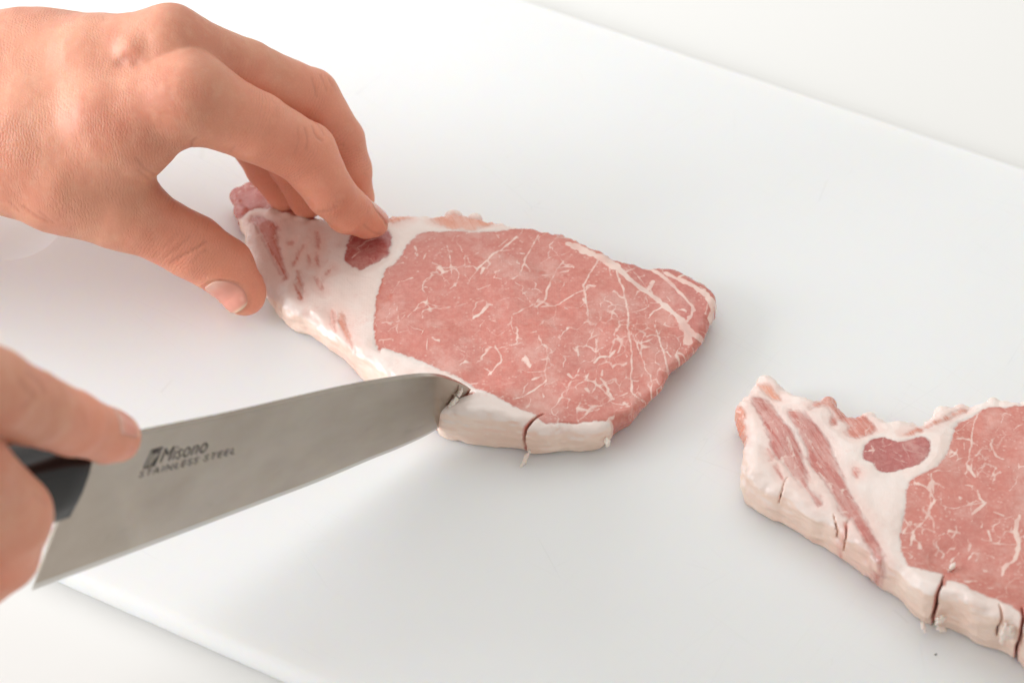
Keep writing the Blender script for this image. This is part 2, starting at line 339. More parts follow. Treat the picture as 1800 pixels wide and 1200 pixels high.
# ------------------------------------------------------------------ pork chops
def pork_chop(spec, h=0.038):
    outline = catmull(np.array([P(x, y, z)[:2] for x, y, z in spec['outline']]), 4)
    cp = np.array([[*P(x, y, z)[:2], z] for x, y, z in spec['height']]); uc = np.array([[*P(x, y, z)[:2], v] for x, y, z, v in spec['under']])
    lo2 = outline.min(0)-0.9; hi2 = outline.max(0)+0.9; g = 0.03
    nx, ny = (np.ceil((hi2-lo2)/g).astype(int)+1)
    XX, YY = np.meshgrid(lo2[0]+np.arange(nx)*g, lo2[1]+np.arange(ny)*g, indexing='ij'); X = np.stack([XX.ravel(), YY.ravel()], 1)
    def idw(c, pw=3.0):
        d2 = ((X[:, None, :]-c[None, :, :2])**2).sum(-1)+0.15; wt = d2**(-pw/2); return (wt*c[None, :, 2]).sum(1)/wt.sum(1)
    def idw_at(xy, pw=3.0):
        d2 = ((xy[:, None, :]-cp[None, :, :2])**2).sum(-1)+0.15; wt = d2**(-pw/2); return (wt*cp[None, :, 2]).sum(1)/wt.sum(1)
    Hg = idw(cp); Ug = idw(uc)
    Dg = poly_sdf(X, outline)
    X3 = np.concatenate([X, np.zeros((len(X), 1))], 1)
    bk = np.clip((X[:, 1]-outline[:, 1].mean()+1.0)/2.0, 0, 1)      # the far edge is the ragged, bone side
    Dg = Dg+0.045*vnoise(X3*1.9, 1)+(0.006+.030*bk)*vnoise(X3*6.3, 2)+.02*bk*vnoise(X3*14, 8)
    Hg = Hg+0.045*vnoise(X3*.9+7, 3)+0.016*vnoise(X3*2.3, 4)+.005*vnoise(X3*6, 9)
    def bil(A):
        A = A.reshape(nx, ny).astype(np.float32)
        def f(p):
            u = np.clip((p[:, 0]-lo2[0])/g, 0, nx-1.001); v = np.clip((p[:, 1]-lo2[1])/g, 0, ny-1.001)
            i = u.astype(int); j = v.astype(int); a = u-i; c = v-j
            return (A[i, j]*(1-a)+A[i+1, j]*a)*(1-c)+(A[i, j+1]*(1-a)+A[i+1, j+1]*a)*c
        return f
    zt = spec['ztop']
    def px2(pts, zz):
        out = np.array([P(x, y, zz)[:2] for x, y in pts])
        for _ in range(3): out = np.array([P(x, y, z)[:2] for (x, y), z in zip(pts, idw_at(out))])
        return out
    lean = np.full(len(X), 9.0, np.float32); tint = np.full(len(X), .5, np.float32); soft = np.zeros(len(X), np.float32); which = np.full(len(X), -1)
    for i, (nm, tn, pts) in enumerate(spec['lean']):
        d = poly_sdf(X, catmull(px2(pts, zt), 3)); b_ = (d < lean) | (d < 0); tint[b_] = tn; soft[b_] = 0 if nm in ('loin_eye', 'dark_muscle', 'cap_muscle', 'pink_tail') else 1; which[b_ & (d < 0)] = i; lean = np.minimum(lean, d)
    for pts, wd in spec['lean_lines']:
        pl = catmull(px2(pts, zt), 4, False); ww = np.sin(np.linspace(.25, math.pi-.25, len(pl)))*wd*.5*.0176
        d = line_sdf(X, pl, ww); b_ = d < lean; tint[b_] = .55; soft[b_] = 1; lean = np.minimum(lean, d)
    lean = lean+.035*vnoise(X3*7, 31)+.022*vnoise(X3*17, 32)
    for (x0, y0, z0), (x1, y1, z1), w0, w1, bot in spec['slits']:
        if w1 < .04: continue
        pl = np.array([P(x0, y0, z0)[:2], P(x1, y1, z1)[:2]]); pl = np.array([pl[0], pl[1]+(pl[1]-pl[0])*.3])
        d = line_sdf(X, pl, np.array([w0, w1])+.012); b_ = d < lean; tint[b_] = .62; lean = np.minimum(lean, d)
    vein = np.full(len(X), 9.0, np.float32)
    for pts, wd in spec['veins']:
        p_ = px2(pts, zt); p_ = catmull(p_, 4, False) if len(p_) > 2 else p_
        p_ = p_+rng.normal(0, .012, p_.shape); ww = (np.full(len(p_), max(wd*.5*.0176-.022, .003))*rng.uniform(.5, 1.5, len(p_))); ww[-1] *= .5
        vein = np.minimum(vein, line_sdf(X, p_, ww))
    web = np.full(len(X), .12)
    for x, y, r, v in spec['web']: web = np.maximum(web, v*np.exp(-((X-P(x, y, zt)[:2])**2).sum(1)/(r*.0176)**2))
    # branching marbling: borders between jittered cells, each border present or not and of its own width
    pw = X+np.stack([.10*vnoise(X3*2.6+3, 41)+.05*vnoise(X3*6+3, 43), .10*vnoise(X3*2.6+9, 42)+.05*vnoise(X3*6+9, 44)], 1)
    rr2 = np.random.default_rng(spec['seed'])
    for cs, asp, ang, wmax, keep, lowkeep in ((.40, 1.6, -.35, .015, .80, .10), (.95, 1.3, .5, .015, .5, .22)):
        ca, sa = math.cos(ang), math.sin(ang); q = np.stack([(pw[:, 0]*ca+pw[:, 1]*sa)/cs, (-pw[:, 0]*sa+pw[:, 1]*ca)/(cs*asp)], 1)
        q -= q.min(0); ci = np.floor(q).astype(int); M = ci.max(0)+4; jit = rr2.uniform(.08, .92, (M[0], M[1], 2)); best = np.full((2, len(X)), 9.0); bid = np.zeros((2, len(X)), np.int64)
        for a in (-1, 0, 1):
            for c in (-1, 0, 1):
                k0, k1 = ci[:, 0]+a+1, ci[:, 1]+c+1; pt = np.stack([k0-1, k1-1], 1)+jit[k0, k1]; d = np.linalg.norm(q-pt, axis=1); i_ = k0*M[1]+k1
                n1 = d < best[0]; n2 = (~n1) & (d < best[1])
                best[1] = np.where(n1, best[0], np.where(n2, d, best[1])); bid[1] = np.where(n1, bid[0], np.where(n2, i_, bid[1]))
                best[0] = np.where(n1, d, best[0]); bid[0] = np.where(n1, i_, bid[0])
        h_ = (bid.min(0)*7919+bid.max(0)*104729) % 1009/1009.0; on = h_ < lowkeep+(keep-lowkeep)*np.clip(web*1.3, 0, 1)
        wdt = wmax*(.25+.75*((h_*37.7) % 1)**1.6)*(.75+.5*vnoise(X3*3.3, 45))
        vein = np.where(on, np.minimum(vein, (best[1]-best[0])*.5*cs*1.15-wdt), vein)
    fD, fH, fU = bil(Dg), bil(Hg-np.clip(.05-np.abs(lean), 0, .05)*.25+np.clip(lean, 0, .3)*.09), bil(Ug); fL, fT, fV, fS, fW = bil(lean), bil(tint), bil(vein), bil(soft), bil(web); 
    slits = []
    for (x0, y0, z0), (x1, y1, z1), w0, w1, bot in spec['slits']:
        a = P(x0, y0, z0)[:2]; c = P(x1, y1, z1)[:2]; e = c-a; L = np.linalg.norm(e); e = e/L; slits.append((a, e, np.array([-e[1], e[0]]), L+1.0, w0, w1, bot))
    lumps = [(P(x, y, z), r) for x, y, z, r in spec['lumps']]
    def fn(p):
        z = p[:, 2]; d = fD(p); H = fH(p); un = fU(p)
        zz = np.clip(z/np.maximum(H, .2), 0, 1)
        wall = d+un*(1-zz)+.10*(2*zz-1)**2
        f = smax(wall*.9, z-H, .30); f = smax(f, .012-z, .10)
        f = f+.042*vnoise(p*np.array([1.8, 1.8, 4.5], np.float32), 5)*np.clip(1+d*2.2, 0.08, 1)+.022*vnoise(p*np.array([4.5, 4.5, 9], np.float32), 6)*np.clip(1.2+d*2, .14, 1)
        for c_, r_ in lumps:
            q = p-c_.astype(np.float32); q[:, 2] *= 1.3; f = smin(f, np.sqrt((q*q).sum(1))-r_, .16)
        for a, e, nn, L, w0, w1, bot in slits:
            q = p[:, :2]-a; t = q@e; s_ = np.abs(q@nn+.03*np.sin(t*7+z*5)); wd = w0+(w1-w0)*np.clip(t/(L-1.0), 0, 1)
            f = smax(f, -np.maximum(np.maximum(s_-wd, -t), np.maximum(t-L, bot-z)), .05)
        return np.maximum(f, .012-z)
    V, Q = surface_nets(fn, (*lo2, -.15), (*hi2, Hg.max()+.6), h)
    V = snap(fn, V, h, 1); N = gradient(fn, V, .03); N /= np.maximum(np.linalg.norm(N, axis=1), 1e-6)[:, None]
    l_, t_, v_ = fL(V), fT(V), fV(V)
    side = np.clip((.55-N[:, 2])/.35, 0, 1)
    attrs = dict(lean=l_, tint=t_, vein=v_, rim=side, soft=fS(V), web=fW(V))
    root = empty('pork_chop')
    # one closed skin per tissue: the face goes to the tissue its middle lies in
    fc = V[Q].mean(1); li = fL(fc); wi = which.reshape(nx, ny)
    iu = np.clip(np.round((fc[:, 0]-lo2[0])/g).astype(int), 0, nx-1); iv = np.clip(np.round((fc[:, 1]-lo2[1])/g).astype(int), 0, ny-1)
    cls = wi[iu, iv]; names = ['fat_layer']+[l[0] for l in spec['lean']]
    groups = {}
    for i, nm in enumerate(names): groups.setdefault((nm, i), cls == i-1)
    for (nm, i), msk in groups.items():
        if msk.sum() < 8: continue
        q = Q[msk]; used, inv = np.unique(q, return_inverse=True)
        raw_mesh(nm, V[used], inv.reshape(q.shape), M_pork, root, {k_: a[used] for k_, a in attrs.items()}, N[used])
    return root

chop1 = dict(
 outline=[(425,388,.9),(430,410,.9),(432,440,.8),(440,470,.7),(450,500,.5),(465,528,0),(480,547,0),(498,573,0),(517,587,0),(542,595,0),(563,608,0),(580,622,0),(602,638,0),(622,660,0),(640,676,0),(680,706,0),(720,735,0),(757,760,0),(777,776,0),(810,785,0),(865,791,0),(916,800,0),(926,806,0),(960,806,0),(1000,801,0),(1036,802,0),(1056,800,0),(1072,792,0),(1086,779,0),(1102,770,.1),(1116,760,.3),(1128,742,.5),(1138,728,.6),(1152,712,.7),(1166,696,.8),(1178,676,.8),(1192,656,.8),(1208,643,.8),(1228,622,.8),(1241,604,.8),(1252,577,.8),(1264,542,.8),(1261,517,.8),(1246,500,.8),(1226,485,.9),(1205,476,.9),(1180,470,.9),(1140,469,.9),(1110,460,.9),(1080,458,.9),(1068,446,.9),(1055,440,.9),(1030,432,.9),(1015,424,.9),(990,408,1),(960,401,1),(930,398,1),(900,396,1),(880,388,1),(850,387,1),(815,379,1),(790,376,1),(765,380,1),(735,377,1),(700,378,1),(680,382,1),(640,388,1),(600,388,1),(560,380,1),(530,365,.9),(500,345,.9),(470,330,.9),(440,322,.9),(412,326,.8),(407,345,.7),(412,370,.8)],
 height=[(420,340,.9,),(470,350,.95),(500,385,1.1),(560,395,1.15),(465,505,.62),(500,535,1.0),(520,480,.95),(600,480,1.1),(567,577,.95),(633,623,1.2),(600,420,1.15),(660,460,1.2),(700,400,1.2),(760,520,1.2),(800,400,1.15),(700,610,1.25),(860,728,1.5),(900,738,1.42),(925,742,1.3),(960,752,1.12),(1000,755,1.06),(1050,752,1.06),(834,666,1.16),(950,715,1.16),(815,640,1.28),(900,500,1.2),(950,600,1.3),(1000,690,1.2),(1100,600,1.2),(1100,720,1.1),(1200,560,1.05),(1170,490,1.0),(1240,530,.95),(1230,600,.95),(1160,690,1.0),(1000,440,1.1),(930,410,1.1),(1060,460,1.1)],
 under=[(465,528,0,.05),(517,587,0,.0),(640,676,0,.05),(800,785,0,.04),(1000,801,0,.05),(1070,790,0,.1),(1116,760,.3,.45),(1164,698,.8,.7),(1206,644,.8,.7),(1250,575,.8,.5),(1263,540,.8,.2),(1180,470,1,.0),(900,396,1,0),(600,388,1,0),(420,340,.8,.1),(430,420,.8,.1)],
 ztop=1.15, seed=3, web=[(1100,600,105,1),(1060,690,80,1),(1150,640,70,1),(965,630,60,.7),(870,470,50,.6),(780,470,60,.55),(1060,540,60,.8),(700,560,40,.5)],
 lean=[('loin_eye', .5, [(658,558),(662,520),(668,500),(672,488),(678,472),(695,462),(707,443),(718,427),(733,413),(753,407),(790,407),(817,406),(847,407),(887,405),(915,397),(940,390),(985,385),(1030,400),(1060,430),(1075,452),(1090,446),(1200,445),(1290,490),(1300,560),(1265,650),(1205,720),(1150,790),(1100,800),(1078,779),(1084,760),(1080,746),(1060,739),(996,744),(957,744),(945,735),(933,726),(902,714),(859,690),(836,682),(819,671),(803,660),(773,648),(737,633),(712,622),(695,618),(673,610),(667,618),(660,600),(657,580)]),
   ('cap_muscle', .66, [(1066,436),(1084,468),(1106,490),(1140,514),(1170,536),(1198,564),(1212,590),(1250,602),(1300,560),(1300,480),(1200,440)]),
   ('dark_muscle', .88, [(615,415),(608,437),(605,457),(617,466),(630,473),(640,472),(667,458),(683,447),(688,423),(683,405),(665,395),(630,402)]),
   ('lean_streak', .62, [(440,382),(457,378),(483,393),(488,413),(493,437),(498,463),(505,485),(500,492),(493,480),(480,455),(472,442),(467,427),(455,403)]),
   ('lean_streak', .25, [(597,550),(607,557),(608,573),(618,597),(624,612),(614,601),(603,582),(597,565)]),
   ('lean_streak', .38, [(520,478),(527,480),(532,515),(529,527),(523,510)]),
   ('pink_tail', .70, [(395,310),(440,305),(480,315),(520,335),(560,362),(600,375),(600,388),(560,386),(520,380),(490,372),(465,366),(440,370),(425,376),(412,372),(398,345)]),
   ('lean_fringe', .12, [(679,381),(690,372),(715,374),(722,383),(705,388),(690,392)]),
   ('lean_fringe', .10, [(757,384),(775,372),(800,367),(830,374),(865,378),(884,384),(868,393),(850,399),(835,404),(817,405),(795,402),(777,396)])],
 lean_lines=[([(533,432),(524,450),(515,467)],5),([(542,448),(545,467)],8),([(557,442),(557,455),(560,468)],7),([(557,407),(557,420),(560,436)],4),([(553,488),(560,502),(568,513)],5),([(567,488),(566,512)],5),([(585,470),(575,482)],4),([(508,430),(512,424)],5),([(582,545),(586,562),(590,580)],6)],
 veins=[([(947,410),(935,433),(925,452),(922,463),(914,483)],4.5),([(925,465),(932,478)],4),([(908,417),(885,437),(866,448),(855,460),(839,475)],5.5),([(893,420),(872,438)],3),([(850,472),(845,482)],7),([(839,475),(828,492),(820,502)],3),([(786,433),(791,452),(793,467),(793,486)],3.5),([(743,496),(758,485),(770,483),(789,476)],3.5),([(772,470),(780,478)],8),([(743,559),(745,545),(770,540),(793,540),(820,532)],3),([(743,496),(742,510)],4),([(832,559),(847,548),(857,536),(866,536)],6),([(855,529),(858,540)],5),([(793,467),(806,480),(802,498),(790,508)],3.5),
  ([(671,567),(690,566),(705,563)],4.5),([(705,563),(695,572),(682,582)],3.5),([(705,563),(712,553)],4),([(1084,476),(1090,495),(1096,512),(1104,548),(1104,576),(1108,600),(1110,620),(1110,656),(1111,690)],5),([(1111,688),(1120,696),(1132,702)],5),([(1052,456),(1040,476),(1028,498),(1027,512),(1032,540),(1036,572)],4.5),([(1027,511),(1010,518),(990,530),(976,536),(950,538)],4.5),([(976,536),(978,548),(970,570)],3.5),([(940,540),(956,528),(962,510),(972,486),(990,458)],5),([(1000,442),(985,448),(970,450),(950,462)],3),
  ([(1068,548),(1088,543),(1104,548),(1126,544),(1140,536),(1134,520)],3.5),([(1190,574),(1166,570),(1152,560)],3.5),([(1152,562),(1152,576),(1158,592),(1162,610),(1170,634),(1174,652)],4.5),([(1158,594),(1147,590),(1136,594)],4.5),([(1158,594),(1188,592)],2.5),([(1170,536),(1160,540),(1148,546),(1140,558)],4.5),([(1108,584),(1118,600),(1122,612),(1130,632),(1136,652),(1144,662),(1145,690),(1150,708)],4),([(1172,620),(1180,630)],5),([(1036,572),(1050,568),(1058,555)],3),([(1104,570),(1090,572),(1080,585)],3.5),
  ([(954,606),(962,616),(962,636),(958,652),(960,668),(944,680),(920,696),(900,702)],4.5),([(958,652),(936,654),(914,648)],3.5),([(962,646),(970,650),(976,652),(988,648)],3.5),([(1028,608),(1050,614)],3),([(1044,636),(1056,628),(1072,626),(1080,616)],5.5),([(1056,628),(1050,612),(1048,596)],3.5),([(1072,626),(1075,642)],3),([(1000,658),(1004,664)],8),([(1030,684),(1036,690)],9),([(1030,668),(1034,656)],5),([(1058,658),(1060,650)],6),([(1056,666),(1066,676),(1070,688),(1076,698),(1080,700)],5.5),([(1098,707),(1104,712)],8),([(1104,708),(1090,710),(1074,706)],4),([(870,605),(881,628),(875,640),(858,659)],4.5),([(855,575),(874,590),(893,578)],3),([(908,575),(909,590),(908,603)],5),([(908,604),(890,608),(878,611)],3.5),([(904,552),(893,575)],3),([(878,529),(904,524),(925,532)],2.5),([(1130,732),(1110,738)],5),
  ([(990,540),(1004,541),(1018,543)],3),([(1060,596),(1066,612)],3.5),([(1085,590),(1092,606),(1086,620)],4),([(1006,612),(1020,624)],2.5),([(985,620),(1000,640)],2.5),([(1075,540),(1070,556)],3),([(1120,560),(1118,575)],3),([(760,515),(766,503)],3),([(745,455),(750,443)],3.5),([(730,443),(732,452)],3),
  # seam between the eye and the cap muscle
  ([(1000,428),(1015,435),(1040,446),(1060,453)],15),([(1058,450),(1072,462),(1084,470)],17),([(1084,468),(1106,490),(1140,514),(1170,536),(1198,564)],11),([(1198,562),(1207,580),(1210,606)],15),([(1207,576),(1225,590),(1240,596)],13),([(1214,588),(1232,590)],14),([(1130,466),(1154,477),(1176,494),(1200,520),(1218,540),(1213,556),(1203,568)],8),([(1170,479),(1198,492),(1220,503),(1246,522),(1260,535)],11),([(1246,525),(1254,545),(1250,558)],12),([(1104,466),(1120,484),(1140,506)],3.5),([(1148,494),(1144,502),(1138,510)],8),([(1166,512),(1178,528)],5),([(1195,486),(1206,478)],6)],
 slits=[((956,726,1.2),(920,801,0),.022,.05,-1),((832,684,1.35),(772,763,0),.02,.05,-1)],
 lumps=[(420,345,.55,.30),(440,332,.7,.26),(455,350,.75,.3),(425,372,.5,.25),(480,352,.8,.22),(476,372,1.05,.13),(490,368,1.05,.10),(505,378,1.05,.12),(530,384,1.1,.11),(555,392,1.1,.10),(797,383,.75,.3),(835,386,.72,.24)])
chop2 = dict(
 outline=[(1298,743,.8),(1306,776,.8),(1305,810,.7),(1304,842,.6),(1307,888,0),(1342,913,0),(1375,930,0),(1417,953,0),(1462,982,0),(1480,997,0),(1517,1019,0),(1540,1041,0),(1567,1057,0),(1583,1077,0),(1605,1096,0),(1622,1106,0),(1655,1112,0),(1679,1121,0),(1711,1141,0),(1753,1154,0),(1783,1170,0),(1796,1183,0),(1850,1205,0),(1930,1225,0),(2000,1215,0),(2050,1130,.4),(2090,1000,.8),(2080,900,.9),(2010,800,.9),(1920,740,1),(1850,712,1),(1793,704,1),(1747,699,1),(1720,704,1),(1698,712,1),(1680,709,1),(1656,713,1),(1639,726,1),(1628,739,1),(1610,748,1),(1581,738,1),(1560,738,1),(1546,730,1),(1520,723,1),(1500,727,1),(1487,724,1),(1471,706,1),(1456,697,1),(1441,700,1),(1425,697,1),(1397,684,1),(1368,672,.9),(1359,664,.9),(1340,660,.9),(1329,668,.9),(1317,684,.9),(1305,697,.9),(1299,712,.8),(1293,727,.8)],
 height=[(1320,740,1.1),(1340,690,1.0),(1318,838,1.35),(1350,852,1.3),(1420,895,1.35),(1490,950,1.35),(1560,1005,1.35),(1620,1040,1.6),(1690,1060,1.75),(1760,1080,1.65),(1600,980,1.4),(1400,760,1.2),(1480,800,1.2),(1560,800,1.2),(1500,740,1.05),(1700,720,1.1),(1700,800,1.2),(1700,900,1.25),(1640,900,1.25),(1750,1000,1.3),(1660,985,1.25),(1850,900,1.2),(1900,1050,1.2)],
 under=[(1298,743,.8,.1),(1307,888,0,.0),(1417,953,0,.04),(1540,1041,0,.1),(1680,1121,0,.12),(1800,1180,0,.1),(2000,1200,0,.3),(1700,712,1,0),(1400,684,1,0)],
 ztop=1.2, seed=8, web=[(1620,900,50,.6),(1700,800,60,.6),(1760,960,60,.7),(1690,860,60,.5),(1680,960,50,.4)],
 lean=[('loin_eye', .46, [(1590,900),(1595,854),(1606,840),(1625,832),(1647,821),(1661,801),(1670,781),(1676,757),(1687,739),(1711,731),(1735,715),(1771,715),(1800,712),(1900,722),(2000,770),(2120,860),(2130,1000),(2090,1130),(2000,1110),(1880,1105),(1815,1095),(1801,1100),(1793,1076),(1759,1056),(1716,1041),(1689,1026),(1666,1021),(1661,1030),(1655,1026),(1657,1009),(1633,1003),(1601,995),(1593,987),(1583,960),(1584,925)]),
   ('dark_muscle', .86, [(1517,797),(1520,785),(1533,772),(1555,768),(1577,775),(1603,770),(1625,768),(1635,779),(1632,799),(1617,816),(1592,823),(1570,828),(1551,830),(1540,822),(1533,812),(1522,810)]),
   ('lean_streak', .72, [(1322,699),(1342,699),(1359,711),(1372,735),(1388,750),(1399,765),(1412,810),(1419,838),(1423,857),(1442,873),(1447,883),(1440,888),(1427,875),(1417,862),(1400,843),(1383,823),(1373,810),(1362,803),(1352,768),(1341,739),(1333,721)]),
   ('lean_streak', .70, [(1384,721),(1408,722),(1430,743),(1450,765),(1463,787),(1472,814),(1491,856),(1500,875),(1522,913),(1537,943),(1557,988),(1560,995),(1542,977),(1508,932),(1498,908),(1492,914),(1477,897),(1467,873),(1447,842),(1427,820),(1421,805),(1419,787),(1408,768),(1397,750),(1390,735)]),
   ('lean_fringe', .38, [(1423,715),(1440,703),(1456,690),(1475,700),(1490,722),(1513,726),(1540,752),(1524,766),(1500,770),(1487,761),(1493,750),(1480,739),(1463,748),(1461,739),(1465,730),(1456,719),(1445,712),(1427,719)]),
   ('lean_fringe', .28, [(1588,764),(1610,753),(1636,743),(1661,732),(1687,716),(1702,715),(1698,722),(1665,737),(1636,750),(1606,763)]),
   ('lean_streak', .22, [(1290,713),(1307,713),(1311,750),(1311,776),(1303,776),(1290,740)]),
   ('lean_streak', .15, [(1335,673),(1353,676),(1366,690),(1374,701),(1359,699),(1340,684)])],
 lean_lines=[([(1503,822),(1506,838)],6),([(1365,815),(1375,840)],4),([(1350,790),(1356,808)],4),([(1478,940),(1484,930),(1490,914)],8),([(1545,980),(1556,1000),(1562,1014)],5)],
 veins=[([(1610,849),(1626,856),(1637,867),(1643,878),(1636,891),(1631,904),(1620,920),(1607,931),(1601,957)],5),([(1639,850),(1640,866)],6),([(1643,878),(1660,876)],3),([(1607,920),(1618,920)],4.5),([(1591,935),(1606,933)],3.5),([(1732,883),(1721,893),(1708,904)],6),([(1793,905),(1785,931),(1791,955),(1783,984),(1767,995),(1761,1011)],7.5),([(1790,955),(1761,955),(1740,955)],3.5),([(1737,931),(1743,949)],7),([(1681,923),(1681,935),(1676,944)],4),([(1744,772),(1744,783),(1753,801),(1764,806)],5),([(1744,772),(1762,762),(1782,773)],3),([(1720,726),(1711,746),(1707,783),(1703,805)],4),([(1702,819),(1714,838)],6),([(1729,883),(1722,872),(1718,860)],5),([(1729,883),(1712,885),(1694,889)],3.5),([(1694,779),(1694,790)],5),([(1683,790),(1676,801),(1667,803),(1664,796)],4),([(1736,799),(1728,820),(1718,838)],2.5),([(1791,812),(1788,841),(1775,863)],3),([(1745,835),(1750,822)],5),([(1765,905),(1748,898)],6),([(1650,965),(1660,972),(1655,980)],4),([(1672,985),(1678,978)],5),
  ([(1355,730),(1370,770),(1385,805)],2.5),([(1372,745),(1392,800),(1400,830)],2.5),([(1385,770),(1402,815)],5),([(1405,745),(1432,790),(1452,820)],3),([(1425,770),(1450,800),(1470,840)],2.5),([(1440,830),(1462,855)],4),([(1455,850),(1485,895)],2),([(1345,720),(1362,780)],2),([(1398,735),(1420,755)],4),([(1510,900),(1530,940)],2),([(1540,785),(1560,795),(1575,806),(1595,812)],1.5)],
 slits=[((1661,1010,1.4),(1636,1108,0),.015,.05,-1),((1796,1078,1.3),(1783,1168,0),.02,.045,-1),((1757,1066,1.5),(1752,1112,.7),.008,.03,.75),((1385,836,1.35),(1369,912,0),.004,.018,.9),((1491,912,1.35),(1482,990,0),.01,.022,.6),((1466,905,1.3),(1473,921,1.3),.012,.02,.85)],
 lumps=[(1345,672,.7,.25),(1458,708,.85,.2),(1600,752,.8,.2),(1655,725,.8,.22),(1690,718,.85,.16),(1745,706,.9,.14),(1530,732,.85,.16)])
c1 = tag(pork_chop(chop1), 'raw pork chop being cut by the knife, its fatty tail held down by fingers', 'pork chop', 'raw pork chops on the cutting board')
c2 = tag(pork_chop(chop2, .045), 'raw pork chop lying untouched at the lower right, its fat rim already slit', 'pork chop', 'raw pork chops on the cutting board')

# ------------------------------------------------------------------ knife
BH = math.radians(41); KD = np.array([-math.cos(BH), -math.sin(BH), 0]); KN = np.array([math.sin(BH), -math.cos(BH), 0]); KT = P(790, 725, .9)
def KP(x, y, off=0.0):
    r = ray(x, y); return CAM+r*(((KT+KN*off-CAM)@KN)/(r@KN))
spine_px = [(151,779),(250,757.5),(400,727),(500,704),(600,681),(680,666),(740,658.5),(775,660),(800,668),(817,676.5),(828,684)]
edge_px = [(56,1037),(200,983),(300,945),(450,888),(560,846),(650,808),(700,788),(755,762),(785,740),(808,716),(828,684.5)]
def resample(pts, n):
    p = catmull(np.array([KP(x, y) for x, y in pts]), 8, False); L = np.r_[0, np.cumsum(np.linalg.norm(np.diff(p, axis=0), axis=1))]; t = np.linspace(0, 1, n)*L[-1]
    return np.stack([np.interp(t, L, p[:, i]) for i in range(3)], 1)
knife = tag(empty('kitchen_knife'), 'kitchen knife with grey steel blade and black handle, tip cutting into pork fat', 'knife')
def blade():
    n, st = 90, [(0, .085), (.015, .093), (.04, .088), (.3, .070), (.6, .045), (.85, .026), (.955, .016), (1, .002)]
    A, B = resample(spine_px, n), resample(edge_px, n); V, fq, uvs = [], [], []; m = len(st)
    for sd in (1, -1):
        for i in range(n):
            tp = np.clip((n-1-i)/8, .12, 1)
            for f_, th in st: V.append(A[i]+(B[i]-A[i])*f_+KN*(th*sd*tp)); uvs.append((i/n*.17, f_*.045, 0))
    idx = lambda s_, i, j: s_*n*m+i*m+j
    mats = []
    for i in range(n-1):
        for j in range(m-1):
            fq.append((idx(0, i, j), idx(0, i, j+1), idx(0, i+1, j+1), idx(0, i+1, j))); fq.append((idx(1, i, j), idx(1, i+1, j), idx(1, i+1, j+1), idx(1, i, j+1)))
            mats += [1 if j == m-2 else 0]*2
        for j in (0, m-1): fq.append((idx(0, i, j), idx(0, i+1, j), idx(1, i+1, j), idx(1, i, j))); mats.append(1 if j else 0)
    for i in (0, n-1):
        for j in range(m-1): fq.append((idx(0, i, j), idx(1, i, j), idx(1, i, j+1), idx(0, i, j+1))); mats.append(0)
    o = py_mesh('blade', V, fq, M_steel, knife, smooth=True); me = o.data; me.materials.append(M_bevel)
    me.polygons.foreach_set('material_index', mats)
    at = me.attributes.new('along', 'FLOAT_VECTOR', 'POINT'); at.data.foreach_set('vector', np.array(uvs, np.float32).ravel())
    m_ = o.modifiers.new('es', 'EDGE_SPLIT'); m_.split_angle = math.radians(20)
    return o
bl = blade()
def blade_axes(x0, y0, x1, y1):
    a, b_ = KP(x0, y0), KP(x1, y1); X = (b_-a)/np.linalg.norm(b_-a); Y = np.cross(KN, X); Y = Y if Y[2] > 0 else -Y; return a, X, Y
def on_blade(org, xv, yv): return lambda u, v: KP(org[0]+xv[0]*u+yv[0]*v, org[1]+xv[1]*u+yv[1]*v, .096)
def lettering(txt, org, xv, yv, extra=1.0, bold=0.0):
    """flat print on the blade"""
    cu = bpy.data.curves.new('lettering', 'FONT'); cu.body = txt; cu.space_character = extra; cu.offset = bold; cu.resolution_u = 6
    to = bpy.data.objects.new('lettering', cu); COL.objects.link(to); dg = bpy.context.evaluated_depsgraph_get(); me = bpy.data.meshes.new_from_object(to.evaluated_get(dg))
    COL.objects.unlink(to); bpy.data.objects.remove(to)
    co = np.empty(len(me.vertices)*3, np.float32); me.vertices.foreach_get('co', co); co = co.reshape(-1, 3); f = on_blade(org, xv, yv)
    x0, x1 = co[:, 0].min(), co[:, 0].max(); N = np.array([f((c[0]-x0)/(x1-x0), c[1]/.69) for c in co])
    me.vertices.foreach_set('co', (N*S).astype(np.float32).ravel()); me.update(); me.materials.append(M_ink)
    o = bpy.data.objects.new('lettering', me); COL.objects.link(o); o.parent = bl; return o
lettering('Misono', (281.5, 814.6), (80, -19.5), (11, -27), 1.06, -.012)
lettering('STAINLESS STEEL', (245, 840.5), (168, -42.5), (5, -11.5), 1.3, -.006)
def emblem():
    f = on_blade((252.4, 824.3), (20.3, -5.4), (15, -33.5)); V, Fc = [], []
    def quad(*uv):
        i = len(V); V.extend(f(*q) for q in uv); Fc.append(tuple(range(i, i+len(uv))))
    quad((0, 0), (1, 0), (1, .06), (0, .06)); quad((0, .06), (.07, .06), (.07, 1), (0, 1)); quad((.07, .93), (1, .93), (1, 1), (.07, 1))
    quad((.66, .06), (.98, .06), (1.0, .93), (.95, .93), (.88, .5))
    for k_ in (.2, .42, .64): quad((k_, .93), (k_+.12, .93), (k_+.12, .70), (k_+.03, .70))
    for k_ in (.14, .36): quad((k_, .06), (k_+.06, .06), (k_+.26, .68), (k_+.20, .68))
    py_mesh('emblem', V, Fc, M_ink, bl)
emblem()
